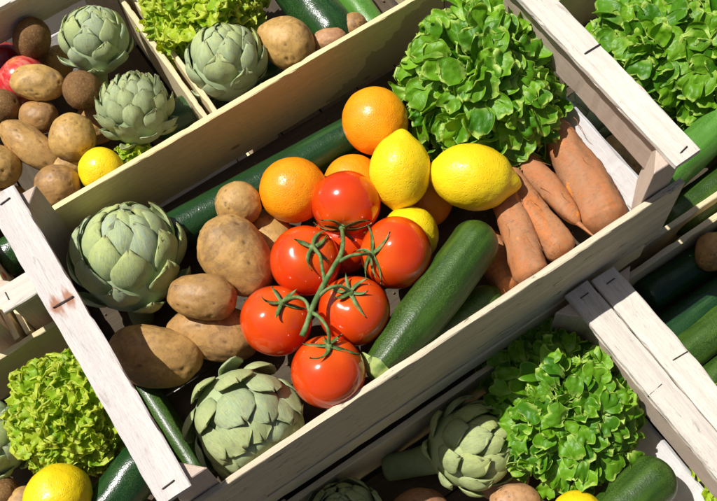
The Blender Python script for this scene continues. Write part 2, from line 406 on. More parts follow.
def staple(root, bar, p, q):
    """steel staple lying on a bar; p and q in the bar's own coordinates"""
    p = Vector(p); q = Vector(q); d = Vector((0, 0, -.003))
    o = tube('staple', [p + d, p, p.lerp(q, .5), q, q + d], [.0007] * 5, STEEL, None, 6)
    o.parent = bar
    return o
CRATE_GROUP = 'wooden produce crates'
def crate(label, x0, y0, zb, L, W, rz=0, seed=0, damp=False, near=None, bars=(1, 1), posts=True, deep=0):
    """a crate: local X is its long way; handle bars stand over the two short ends; zb = height of the bars"""
    t = empty('wooden_crate', (x0, y0, zb - .1685), rz); tag(t, label, 'crate', CRATE_GROUP)
    z = lambda q: q + .1685
    bw = .0315; sd = seed * 20
    board('side_board', (0, 0, z(-.1685 - deep)), (L, .007, z(-.0675)), near or WOOD_SIDE, t, 0, sd + 1, .0009, 70)
    board('side_board', (0, W - .007, z(-.1685)), (L, W, z(-.0675)), WOOD_DAMP if damp else WOOD_SIDE, t, 0, sd + 2, .0006, 70)
    for i, sx in enumerate((0, 1)):
        X = lambda q: q if sx == 0 else L - q
        def bx(n_, xa, xb, ya, yb, za, zb_, mat, ax, k, **kw):
            return board(n_, (min(X(xa), X(xb)), ya, z(za)), (max(X(xa), X(xb)), yb, z(zb_)), mat, t, ax, sd + k + i * 7, **kw)
        if bars[i]:
            b = bx('handle_bar', 0, bw, 0, W, -.008, 0, WOOD_BAR, 1, 3, rough=.0011, nseg=60)
            hl = W / 2
            if seed == 1: sp = [(-hl + .012, -.005, .006), (hl - .012, -.006, .004), (.037, -.010, .009)] if i == 0 else [(-hl + .010, -.006, .003), (-.028, -.0145, .004)]
            else: sp = [(-hl + .012, -.005, .006), (hl - .012, -.006, .004), (hl - .135, -.004, .015) if i else (hl - .12, -.0145, .003)]
            for (yy, a, c_) in sp: staple(t, b, (yy, a, .0046), (yy + random.uniform(-.002, .002), c_, .0046))
            if seed == 1 and i == 0: b.data.materials[0] = BAR_RUST
            bx('end_rail', .014, .022, .022, W - .022, -.0708, -.0085, WOOD_TAN, 1, 4)
        pn = bx('end_panel', .006, .012, .0078, W - .0078, -.185, -.114, WOOD_WHITE if sx else WOOD_SHADED, 1, 5, rough=.0012)  # left panel coloured near black to imitate shade, right one stays pale
        lean = -.62 if sx else .0; pn.rotation_euler = (Matrix.Rotation(-lean, 3, 'Y') @ pn.rotation_euler.to_matrix()).to_euler()
        pn.location.x = X(.031 if sx else .009); pn.location.z = z(-.1445)
        if posts:
            for sy in (0, 1):
                Y = lambda q: q if sy == 0 else W - q
                prism('corner_post', [(X(.013), Y(.0078)), (X(.050), Y(.0078)), (X(.013), Y(.0448))], z(-.168), z(-.0087), WOOD_TAN, t, sd + sy)
    if deep: board('bottom_batten', (.02, -.0015, z(-.2285)), (L - .02, .0125, z(-.1735 - deep)), WOOD_SIDE, t, 0, sd + 50)
    for k in range(5):
        yy = .012 + k * (W - .024) / 5
        board('floor_slat', (.013, yy, z(-.1675)), (L - .013, yy + (W - .024) / 5 - .002, z(-.162)), WOOD_SHADED, t, 0, sd + 30 + k, nseg=12)
    return t

# ------------------------------------------------------------------ produce
GR = {}
def potato(px, py, z, la, lb, ang=0, seed=1, label='', mat=None, tilt=0, group='potatoes', name='potato', sub=5, lc=None):
    """la, lb: length and width in pixels; ang: degrees in the picture, counted up from the right"""
    P = at(px, py, z); k = 1 / scale_at(P); a = la / 2 * k; b = lb / 2 * k; c = (lc or lb * .92) / 2 * k
    X = cv(math.cos(math.radians(ang)), math.sin(math.radians(ang)), tilt)
    rnd = random.Random(seed)
    eyes = [Vector((rnd.uniform(-1, 1), rnd.uniform(-1, 1), rnd.uniform(-.3, 1))).normalized() for _ in range(11)]
    D, F = ico(sub); V = []; E = []
    ax = rnd.uniform(-.12, .12); bend = rnd.uniform(-.10, .10)
    for d in D:
        r = 1 + .085 * nz(d, 1.1, seed) + .03 * nz(d, 3, seed + 4) + .008 * nz(d, 9, seed + 9)
        e = 0
        for q in eyes:
            dd = (d - q).length
            g = math.exp(-(dd / .085) ** 2); r -= .022 * g; e = max(e, g)
            r += .012 * math.exp(-((dd - .16) / .06) ** 2)
        x, y, zz = d; sq = 1 + .10 * (1 - abs(x)) 
        pw = (abs(y) ** 2 + abs(zz) ** 2)
        fx = a * x * r; w_ = 1 + ax * x + .06 * (1 - pw)
        V.append(Vector((fx, b * y * r * w_ + bend * a * (x * x - .4) * .6, c * zz * r * w_))); E.append(e)
    o = link_mesh(name, V, F, mat or POTATO, {'eye': E}); setm(o, P, frame(X=X, Z=cv(0, .1, 1)))
    tag(o, label, 'potato', group); return o
def orange(px, py, z, d, axis, label, sy=1.0):
    P = at(px, py, z); R = d / 2 / scale_at(P); D, F = ico(6 if d > 50 else 5); V = []; T = []
    s = random.random() * 50
    for q in D:
        r = 1 + .018 * nz(q, 1.5, s) + .006 * nz(q, 5, s); th = math.acos(max(-1, min(1, q.z)))
        r -= .07 * math.exp(-(th / .13) ** 2); r += .01 * math.exp(-((th - .28) / .12) ** 2)
        if th < .5: r -= .006 * math.cos(6 * math.atan2(q.y, q.x)) * math.exp(-((th - .2) / .1) ** 2)
        V.append(Vector((q.x, q.y, q.z * .97 * sy)) * R * r); T.append(math.exp(-(th / .045) ** 2))
    o = link_mesh('orange', V, F, ORANGE, {'tip': T}); setm(o, P, frame(Z=axis)); tag(o, label, 'orange', 'oranges'); return o
def lemon(px, py, z, L, Wd, axis, label, nub=1.0, seed=1):
    """axis: towards the nub"""
    P = at(px, py, z); k = 1 / scale_at(P); D, F = ico(6); V = []; T = []; a = L / 2 * k; b = Wd / 2 * k
    for q in D:
        r = 1 + .03 * nz(q, 1.4, seed) + .010 * nz(q, 4, seed) + .004 * nz(q, 10, seed)
        th = math.acos(max(-1, min(1, q.x))); rr = math.sin(th)
        x = q.x * .86; wd = rr
        x += .16 * nub * math.exp(-(th / .30) ** 2); wd *= 1 - .10 * math.exp(-((th - .48) / .2) ** 2) * nub
        x -= .09 * math.exp(-((PI - th) / .26) ** 2) - .05 * math.exp(-((PI - th) / .10) ** 2)
        sc = wd / max(rr, 1e-6)
        V.append(Vector((a * x * r, b * q.y * sc * r, b * q.z * sc * r))); T.append(.5 * math.exp(-(th / .05) ** 2))
    o = link_mesh('lemon', V, F, LEMON, {'tip': T}); setm(o, P, frame(X=axis, Z=cv(0, 0, 1))); tag(o, label, 'lemon', 'lemons'); return o
def body(name, p1, z1, p2, z2, wpx, prof, mat, label, cat, group, seed=1, bend=0, lump=.03, ring=0, tipends=(0, 0), nseg=70, nr=48, ridges=0, zb=0):
    """long fruit between two pixels; prof(t) = relative radius; bend sideways in the picture"""
    A = at(*p1, z1); B = at(*p2, z2); Cn = (A + B) / 2; k = 1 / scale_at(Cn); L = (B - A).length; R = wpx / 2 * k
    V = []; T = []; F = []
    for i in range(nseg + 1):
        u = i / nseg; t = .5 - .5 * math.cos(PI * u); x = (t - .5) * L; r0 = prof(t) * R
        cy = bend * L * (1 - (2 * t - 1) ** 2); cz = zb * L * (1 - (2 * t - 1) ** 2)
        for j in range(nr):
            a = 2 * PI * j / nr
            d = Vector((x * 26, math.cos(a) * 1.0, math.sin(a) * 1.0))
            r = r0 * (1 + lump * 2 * nz(d, 1.1, seed) + lump * .5 * nz(d, 3.3, seed + 3) + (ring * nz(Vector((x * 260, math.cos(a) * .8, math.sin(a) * .8)), 1, seed)) + ridges * math.cos(10 * a))
            V.append(Vector((x, cy + r * math.cos(a), cz + r * math.sin(a))))
            T.append(max(tipends[0] * math.exp(-(t * L / .007) ** 2), tipends[1] * math.exp(-((1 - t) * L / .007) ** 2)))
    for i in range(nseg):
        for j in range(nr): F.append((i * nr + j, (i + 1) * nr + j, (i + 1) * nr + (j + 1) % nr, i * nr + (j + 1) % nr))
    V.append(Vector((-L / 2, 0, 0))); T.append(tipends[0]); V.append(Vector((L / 2, 0, 0))); T.append(tipends[1]); q = len(V)
    for j in range(nr): F.append((q - 2, j, (j + 1) % nr)); F.append((q - 1, nseg * nr + (j + 1) % nr, nseg * nr + j))
    o = link_mesh(name, V, F, mat, {'tip': T}); setm(o, Cn, frame(X=(B - A), Z=cv(0, 0, 1))); tag(o, label, cat, group)
    return o, L, R
def round_ends(a=.12, b=.12, p=.5):
    def f(t):
        r = 1.0
        if t < a: r *= max(0, 1 - ((a - t) / a) ** 2) ** p
        if t > 1 - b: r *= max(0, 1 - ((t - 1 + b) / b) ** 2) ** p
        return r
    return f
def taper(fn, t0, t1): return lambda t: fn(t) * (t0 + (t1 - t0) * t)
def stem_stub(o, L, R, end, mat=None, seed=0, ln=.012, rr=.45):
    """five-sided pale stub on a zucchini's end (end = -1 / +1 along local X)"""
    V = []; F = []; n = 30
    prof = [(-.006, .80), (0, .66), (.004, rr * 1.15), (ln, rr), (ln + .001, rr * .9)]
    for (x, q) in prof:
        for j in range(n):
            a = 2 * PI * j / n; V.append(Vector((end * (L / 2 + x - .003), 0, 0)) + Vector((0, math.cos(a), math.sin(a))) * R * q * (1 + .16 * math.cos(5 * a + seed)))
    for i in range(len(prof) - 1):
        for j in range(n): F.append((i * n + j, i * n + (j + 1) % n, (i + 1) * n + (j + 1) % n, (i + 1) * n + j))
    F.append(tuple((len(prof) - 1) * n + j for j in range(n)))
    s = link_mesh('stem', V, F, mat or STUB); bm = bmesh.new(); bm.from_mesh(s.data); bmesh.ops.recalc_face_normals(bm, faces=bm.faces); bm.to_mesh(s.data); bm.free()
    s.parent = o; return s
s = NT('zucchini_stub'); STUB = s.fin(s.mix(s.mr(s.noise(60, 4), .4, .65), (.12, .26, .04), (.40, .48, .16)), .5, s.bump(s.noise(60, 3), .6, .001), .35)

def kiwi(px, py, z, a, b, ang, label, seed=1, mat=None):
    P = at(px, py, z); k = 1 / scale_at(P); A = a / 2 * k; B = b / 2 * k; D, F = ico(5); V = []; T = []
    X = cv(math.cos(math.radians(ang)), math.sin(math.radians(ang)), .5)
    for q in D:
        r = 1 + .04 * nz(q, 1.3, seed) + .012 * nz(q, 5, seed)
        th = math.acos(max(-1, min(1, q.x))); r -= .06 * math.exp(-(th / .16) ** 2)
        V.append(Vector((A * q.x, B * q.y, B * q.z)) * r); T.append(math.exp(-(th / .10) ** 2))
    F = [list(f) for f in F]; rnd = random.Random(seed); nv = len(D)
    for _ in range(2600):
        i = rnd.randrange(nv); p = V[i]; d = p.normalized()
        d2 = (d * .6 + Vector((rnd.uniform(-1, 1), rnd.uniform(-1, 1), rnd.uniform(-1, 1))) * .7).normalized(); s_ = d.cross(d2).normalized() * .00012
        l = rnd.uniform(.0008, .0019); j = len(V); V += [p - s_, p + s_, p + d2 * l]; T += [0, 0, 0]; F.append([j, j + 1, j + 2])
    o = link_mesh('kiwi', V, F, KIWI, {'tip': T}); setm(o, P, frame(X=X, Z=cv(0, .2, 1))); tag(o, label, 'kiwi', 'kiwis'); return o
def apple(px, py, z, d, axis, label, mat):
    P = at(px, py, z); R = d / 2 / scale_at(P); D, F = ico(5); V = []
    for q in D:
        th = math.acos(max(-1, min(1, q.z))); r = 1 - .28 * math.exp(-(th / .28) ** 2) - .12 * math.exp(-((PI - th) / .3) ** 2)
        r *= 1 + .02 * math.cos(5 * math.atan2(q.y, q.x)) * (1 - q.z) * .5
        V.append(Vector((q.x, q.y, q.z * .92)) * R * r)
    o = link_mesh('apple', V, F, mat); setm(o, P, frame(Z=axis)); tag(o, label, 'apple', 'apples')
    st = tube('stem', [Vector((0, 0, R * .62)), Vector((.001, 0, R * .8)), Vector((.003, .001, R * 1.0))], [.0013, .001, .0014], KIWI, None, 6); st.parent = o
    return o

def artichoke(px, py, z, dpx, apex, label, mat, n=46, flare=.05, seed=1, bw=.40, blen=.95, stem=None, zr=1.0, spin=0, notch=.10, pt=.42, tipcut=2.4, cup=.27, curl=.03, lay=.71):
    P = at(px, py, z); R = dpx / 2 / scale_at(P)
    root = empty('artichoke', P); tag(root, label, 'artichoke', 'artichokes')
    Rm = frame(Z=apex); root.rotation_euler = Rm.to_euler()
    rnd = random.Random(seed); V = []; F = []; UV = []; CO = []
    D, Fi = ico(3)
    for q in D: V.append(Vector((q.x, q.y, q.z * zr)) * R * .80); UV.append((0, 0)); CO.append((.3, .2, .3))
    F += [list(f) for f in Fi]
    NS, NV = 14, 12; ga = PI * (3 - math.sqrt(5))
    for k in range(n):
        u = (k + .5) / n
        cb = -0.97 + 1.955 * u ** .96; tb = math.acos(max(-1, min(1, cb))); ph = k * ga + spin + rnd.uniform(-.08, .08)
        size = .50 + .62 * math.sin(PI * min(1, (u * .95 + .10))) ** .8
        ln = blen * (.55 + .55 * math.sin(PI * min(1, u * .9 + .08))) * rnd.uniform(.92, 1.08); hw = bw * size * rnd.uniform(.9, 1.1)
        tt = tb - ln
        fl = flare * rnd.uniform(.4, 1.7) * (.55 + 1.1 * u if u < .5 else 1.55 - u); roll = rnd.uniform(-.12, .12); r_ = rnd.random(); asym = rnd.uniform(-.10, .10)
        crv = rnd.uniform(.6, 1.3); nt_ = notch * rnd.uniform(0, 1.6)
        b0 = len(V)
        for side in (0, 1):
            for i in range(NS + 1):
                s = i / NS
                for j in range(NV + 1):
                    v = -1 + 2 * j / NV
                    pr = (.62 + .62 * s - .12 * s * s) * math.sqrt(max(0, 1 - s ** tipcut * .985))
                    se = s * (1 - pt * v * v * s * .5 - nt_ * math.exp(-((v - asym) / .12) ** 2) * s ** 6)
                    th = tb - ln * se
                    # start direction at meridian ph, polar th, then lateral offset
                    lat = hw * pr * v
                    mer = Vector((math.sin(th) * math.cos(ph), math.sin(th) * math.sin(ph), math.cos(th)))
                    latv = Vector((-math.sin(ph + roll), math.cos(ph + roll), 0))
                    d = (mer * math.cos(lat) + latv * math.sin(lat)).normalized()
                    rad = lay + (.97 - lay) * math.sin(PI / 2 * min(1, s / .75)) + fl * s * s - cup * crv * v * v * (pr ** 2) * (.4 + .6 * s) + .014 * math.exp(-(v / .2) ** 2) * (1 - s * .4)
                    rad -= curl * max(0, (s - .80) / .20) ** 1.5 * crv          # tip curls in
                    rad += .022 * nz(Vector((s * 2.2, v * 1.6, k)), 1, seed) + .006 * nz(Vector((s * 3, v * 9, k)), 1, seed)
                    edge = max(abs(v), s)
                    th_ = .038 * (1 - max(0, (edge - .7) / .3) ** 2) + .010
                    if side: rad -= th_
                    V.append(Vector((d.x, d.y, d.z * zr)) * R * rad); UV.append((s * 1.0 + k * .37, v * hw * 1.2 + k * 1.73)); CO.append((s, abs(v), r_))
        W1 = NV + 1; off = (NS + 1) * W1
        for i in range(NS):
            for j in range(NV):
                a = b0 + i * W1 + j
                F.append([a, a + 1, a + W1 + 1, a + W1]); F.append([a + off, a + off + W1, a + off + W1 + 1, a + off + 1])
        for i in range(NS):
            for j in (0, NV):
                a = b0 + i * W1 + j; F.append([a, a + W1, a + W1 + off, a + off] if j == 0 else [a, a + off, a + off + W1, a + W1])
        for j in range(NV):
            a = b0 + NS * W1 + j; F.append([a, a + 1, a + 1 + off, a + off])
    o = link_mesh('head', V, F, mat, uv=UV, cols=CO); o.parent = root
    if stem:
        ln, rp = stem
        t = tube('stem', [Vector((0, 0, -R * .55)), Vector((.002, 0, -R * .8 - ln * .4)), Vector((.004, .003, -R * .8 - ln))], [rp * 1.25, rp, rp * .98], STEM, None, 20); t.parent = root
    return root

def lettuce(px, py, z, dpx, axis, label, mat, n=230, seed=1, frill=False, llen=.5, lw=.30, squash=.85, spread=1.95, name='lettuce', ext=()):
    P = at(px, py, z); R = dpx / 2 / scale_at(P); rnd = random.Random(seed)
    V = []; F = []; CO = []
    Rm = frame(Z=axis); ga = PI * (3 - math.sqrt(5))
    NS, NV = (12, 26) if frill else (12, 20)
    D, Fi = ico(3)
    for q in D: V.append(Vector((q.x, q.y, q.z * squash)) * R * .5); CO.append((.6, .2, .2))
    F += [list(f) for f in Fi]
    for k in range(n):
        u = (k + .5) / n; th = spread * math.sqrt(u) * rnd.uniform(.92, 1.08); ph = k * ga + rnd.uniform(-.3, .3)
        er = Vector((math.sin(th) * math.cos(ph), math.sin(th) * math.sin(ph), math.cos(th)))
        lump = 1 + .24 * mn.noise(er * 2.0 + Vector((seed, 0, 0))) + .06 * mn.noise(er * 5 + Vector((seed, 3, 0)))
        for (dv, am) in ext: lump += am * max(0, er.dot(Rm.transposed() @ dv)) ** 8
        et = Vector((math.cos(th) * math.cos(ph), math.cos(th) * math.sin(ph), -math.sin(th)))
        if th < .35: et = (et + Vector((rnd.uniform(-1, 1), rnd.uniform(-1, 1), 0)) * .8); et = (et - er * et.dot(er)).normalized()
        la = er.cross(et)
        tw = rnd.gauss(0, .8); et, la = et * math.cos(tw) + la * math.sin(tw), la * math.cos(tw) - et * math.sin(tw)
        L = R * llen * rnd.uniform(.7, 1.15); W = R * lw * rnd.uniform(.6, 1.2); bq = rnd.choice((rnd.uniform(.2, .8), rnd.uniform(.7, 1.6), rnd.uniform(1.2, 2.1)))
        if frill: bq = rnd.uniform(.3, 1.2)
        tipr = R * lump * (rnd.uniform(.80, 1.05) if not frill else rnd.uniform(.86, 1.04)); reach = L * math.sin(bq) / bq
        base = er * (tipr - reach) - et * L * (1 - math.cos(bq)) / bq * .6
        ph1, ph2, ph3, ph4 = [rnd.uniform(0, 6.3) for _ in range(4)]
        kf = rnd.uniform(1.3, 2.5) if not frill else rnd.uniform(3.0, 4.6)
        A = R * (lw * rnd.uniform(.10, .25) if not frill else rnd.uniform(.04, .065)); cupv = rnd.uniform(.0, .45) if not frill else rnd.uniform(0, .3); r_ = rnd.random()
        b0 = len(V)
        for i in range(NS + 1):
            s = 1 - (1 - i / NS) ** 1.5
            for j in range(NV + 1):
                v = -1 + 2 * j / NV
                wp = (.24 + .76 * math.sin(PI / 2 * min(1, s / .70)))
                if s > .60: wp *= math.sqrt(max(0, 1 - ((s - .60) / .40) ** 3.2))
                rim = max(abs(v) ** 2.2, max(0, (s - .35) / .65) ** 2)
                lobe = (.12 if not frill else .06) * (1 if frill else -1) * ((0 if frill else -1) + (1 if frill else 1) * abs(math.sin(kf * 1.3 * math.atan2(v * wp, max(.02, s - .2)) + ph4))) * s
                se = s * (1 - lobe + ((.05 if not frill else .08) * math.sin(kf * 2.1 * v + ph3) + (.0 if not frill else .07 * mn.noise(Vector((v * 11, k, seed))))) * s ** 2)
                ang = bq * s
                c0 = base + er * (L * math.sin(ang) / bq) + et * (L * (1 - math.cos(ang)) / bq)
                nn = (-et * math.cos(ang) + er * math.sin(ang)); gr = er * math.cos(ang) + et * math.sin(ang)
                x = W * wp * math.sin(v * 1.45) / math.sin(1.45) * (1 + (.05 if not frill else .10) * math.sin(kf * 5 * s + ph2 + (0 if v > 0 else 2)))
                cu = W * cupv * (v * v * wp * .8)
                x *= 1 - .35 * cupv * abs(v)
                # running wave along the margin: angle around the leaf outline
                om = math.atan2(v * wp, (s - .35) * 1.2)
                dn = A * rim * (math.sin(kf * 2.2 * om + ph1) + .5 * math.sin(kf * 4.1 * om + ph2)) + cu
                if frill: dn += A * .6 * rim * math.sin(kf * 7.3 * om + ph3)
                dn += R * .035 * mn.noise(Vector((s * 2.6, v * 1.8, k * 1.3))) + R * .010 * mn.noise(Vector((s * 9, v * 6, k * 1.3)))
                roll = R * .05 * max(0, s - .7) ** 1.5 * math.sin(ph4) * 3
                p = c0 + la * x + nn * (dn + roll) + gr * (se - s) * L
                p.z *= squash
                V.append(p); CO.append((s, max(abs(v), s), r_))
        W1 = NV + 1
        for i in range(NS):
            for j in range(NV):
                a = b0 + i * W1 + j; F.append([a, a + 1, a + W1 + 1, a + W1])
    o = link_mesh(name, V, F, mat, cols=CO); setm(o, P, Rm); tag(o, label, 'lettuce', 'heads of lettuce'); return o

# ================================================================== THE SETTING
bm = bmesh.new(); bmesh.ops.create_grid(bm, x_segments=2, y_segments=2, size=3)
me = bpy.data.meshes.new('ground'); bm.to_mesh(me); bm.free(); me.materials.append(GROUND)
g = bpy.data.objects.new('ground', me); COL.objects.link(g); g.location = (.3, .2, -.345); g['kind'] = 'structure'

# ================================================================== CRATES
crate('large pale wooden crate in the middle holding the vine tomatoes, oranges and lemons', 0, 0, 0, .60, .357, 0, 1, True, WOOD_GREY, deep=.022)
crate('lower wooden crate along the bottom edge holding a lettuce, a zucchini and stalked artichoke', -.109, -.361, -.17, .60, .357, 0, 2)
crate('lower wooden crate at the right edge full of dark green cucumbers', .4935, -.364, -.17, .60, .357, 0, 3)
crate('wooden crate at the upper left filled with kiwis and potatoes', .266, .334, -.17, .420, .327, PI / 2, 4)
crate('wooden crate at the top middle behind the big crate with dark zucchinis inside', .612, .360, -.17, .42, .338, PI / 2, 5, bars=(0, 0))
crate('wooden crate at the upper right under a large spread of lettuce', .575, .008, -.17, .60, .345, 0, 6, bars=(0, 1))
crate('lower left wooden crate with yellow green frilly lettuce beside the big crate', -.51, -.008, -.17, .60, .338, 0, 7, bars=(0, 0))

crate('wooden crate at the left edge behind the frilly lettuce, mostly out of the photo', -.068, .334, -.17, .42, .327, PI / 2, 8, bars=(0, 0))

# ================================================================== MIDDLE CRATE
ZC = -.10
artichoke(130, 264, -.105, 121, cv(-.05, .93, .50), 'big pale grey green artichoke at the left end of the middle crate', ARTI, n=42, seed=3, bw=.46, blen=.90, flare=.10, stem=(.02, .013))
artichoke(243, 418, -.105, 122, cv(.62, -.62, .62), 'green artichoke with opened notched leaves in front, touching the near board', ARTI2, n=46, seed=8, bw=.40, blen=.78, flare=.05, notch=.16, tipcut=5, pt=.08, spin=1, cup=.15, curl=-.01, lay=.70)
potato(238, 204, -.085, 47, 46, 30, 11, 'smallest round potato resting on the cucumber beside the left orange', tilt=.3)
potato(236, 256, -.085, 92, 66, -50, 12, 'large lumpy potato with grey scab between the artichoke and the tomatoes')
potato(270, 240, -.125, 66, 50, -60, 13, 'potato mostly hidden behind the large scabby one, below the left orange')
potato(202, 297, -.080, 70, 47, -4, 14, 'smooth oval potato touching the lower right of the pale artichoke')
potato(214, 333, -.120, 92, 56, -12, 15, 'broad potato under the smooth oval one, left of the lowest left tomato')
potato(155, 356, -.110, 98, 62, -6, 16, 'longest potato half in the shadow of the left handle bar')
orange(293, 190, -.085, 68, cv(.3, -.9, -.2), 'orange on the left, touching the small round potato')
orange(375, 121, -.085, 66, cv(.35, -.80, .45), 'uppermost orange with its navel showing, against the big lettuce', 1.10)
orange(353, 184, -.115, 60, cv(0, .5, -1), 'orange mostly hidden behind the top tomato and the upright lemon')
orange(425, 200, -.135, 56, cv(0, .5, -1), 'orange deep in the shade beneath the two bright lemons')
lemon(400, 171, -.072, 88, 62, cv(.05, 1, .15), 'bright lemon standing upright behind the top tomato', .55)
lemon(409, 236, -.105, 66, 60, cv(.3, -.3, .6), 'speckled lemon half hidden between the right tomato and the upright lemon', .3, 3)
lemon(473, 177, -.075, 98, 67, cv(.985, -.17, .05), 'bright lemon on its side with its pointed end towards the sweet potatoes', .85, 2)

cz, L_, R_ = body('cucumber', (160, 240), -.130, (420, 98), -.130, 40, round_ends(.06, .06), CUC, 'long dark cucumber lying along the far board of the middle crate', 'cucumber', None, 5, .0, .012)
cz, L_, R_ = body('zucchini', (375, 374), -.085, (487, 226), -.085, 50, lambda t: round_ends(.035, .13, .5)(t) * (.62 + .38 * min(1, t / .35) ** .8), ZUCC, 'large dark green zucchini right of the tomatoes with its stem end down', 'zucchini', 'zucchinis', 6, -.012, .015, tipends=(1, .0), ridges=.012)
stem_stub(cz, L_, R_, -1, rr=.42, ln=.006)
body('zucchini', (412, 352), -.142, (500, 291), -.125, 34, round_ends(.1, .22), ZUCC, 'zucchini in shade squeezed between the large zucchini and the near board', 'zucchini', 'zucchinis', 9, .0, .015)
body('zucchini', (140, 380), -.152, (205, 480), -.152, 26, round_ends(.1, .15), ZUCC, 'dark zucchini in shade below the longest potato beside the left handle bar', 'zucchini', 'zucchinis', 19, .0, .015)
def sweet(p1, z1, p2, z2, w, prof, label, seed, bend=0, roots=()):
    o, L, R = body('sweet_potato', p1, z1, p2, z2, w, prof, SWEET, label, 'sweet potato', 'sweet potatoes', seed, bend, .075, .030, nseg=130)
    rnd = random.Random(seed)
    for i in range(5):
        a = rnd.uniform(.1, 2.6); x = rnd.uniform(-.4, .45) * L; q = Vector((x, math.cos(a) * R * .97 + bend * L * (1 - (2 * x / L) ** 2), math.sin(a) * R * .97))
        t = tube('root_hair', [q, q + Vector((.007, rnd.uniform(-.002, .002), .0008)), q + Vector((.016, rnd.uniform(-.005, .005), -.0006))], [.0004, .00022, .0001], SWEET, None, 5); t.parent = o
    for k in roots:
        q = Vector((L / 2 * .96, 0, 0)); t = tube('root_tip', [q, q + Vector((.012, .001, 0)), q + Vector((.026, .003 * k, -.002))], [.0035, .0016, .0006], SWEET, None, 8); t.parent = o
sweet((543, 118), -.122, (608, 231), -.110, 50, lambda t: round_ends(.15, .14)(t) * (.62 + .42 * t), 'thickest sweet potato at the right end, curved along the white end panel', 31, .035)
sweet((508, 150), -.125, (579, 224), -.100, 29, lambda t: round_ends(.1, .25)(t) * (1.05 - .35 * t), 'slim sweet potato with a thin root tip beside the thickest one', 32, .03, (1,))
sweet((502, 172), -.110, (565, 257), -.098, 31, lambda t: round_ends(.1, .10)(t) * (.9 + .15 * t), 'blunt sweet potato in the middle of the row of sweet potatoes', 33, .02)
sweet((502, 190), -.105, (534, 284), -.100, 37, lambda t: round_ends(.1, .12)(t) * (.85 + .15 * t), 'sweet potato nearest the big zucchini, reaching the near board', 34, .015)
sweet((484, 236), -.140, (512, 293), -.135, 34, lambda t: round_ends(.1, .18)(t), 'reddish sweet potato low in the shade between the zucchinis and the near board', 35, .0)
lettuce(478, 88, -.095, 158, cv(0, .12, 1), 'big green lettuce in the middle crate behind the lemons', LETTUCE, 380, 4, llen=.44, lw=.185, squash=.9, ext=((cv(.62, -.78, .1), .34), (cv(.1, .9, .4), .12), (cv(-.9, .1, .3), .05)))

# produce pressed against the near board does not go through it
for o in list(COL.objects):
    if o.type != 'MESH' or o.get('category') is None and not (o.parent and o.parent.name.startswith('artichoke')): continue
    mw = o.parent.rotation_euler.to_matrix().to_4x4() if o.parent else o.rotation_euler.to_matrix().to_4x4()
    mw.translation = o.parent.location if o.parent else o.location
    if not (.0 < mw.translation.y < .13 and mw.translation.z > -.16 and 0 < mw.translation.x < .6): continue
    iv = mw.inverted()
    for v in o.data.vertices:
        p = mw @ v.co
        if p.y < .016 and p.z > -.165: p.y = .0085 + .0075 * math.exp((p.y - .016) / .0075); v.co = iv @ p

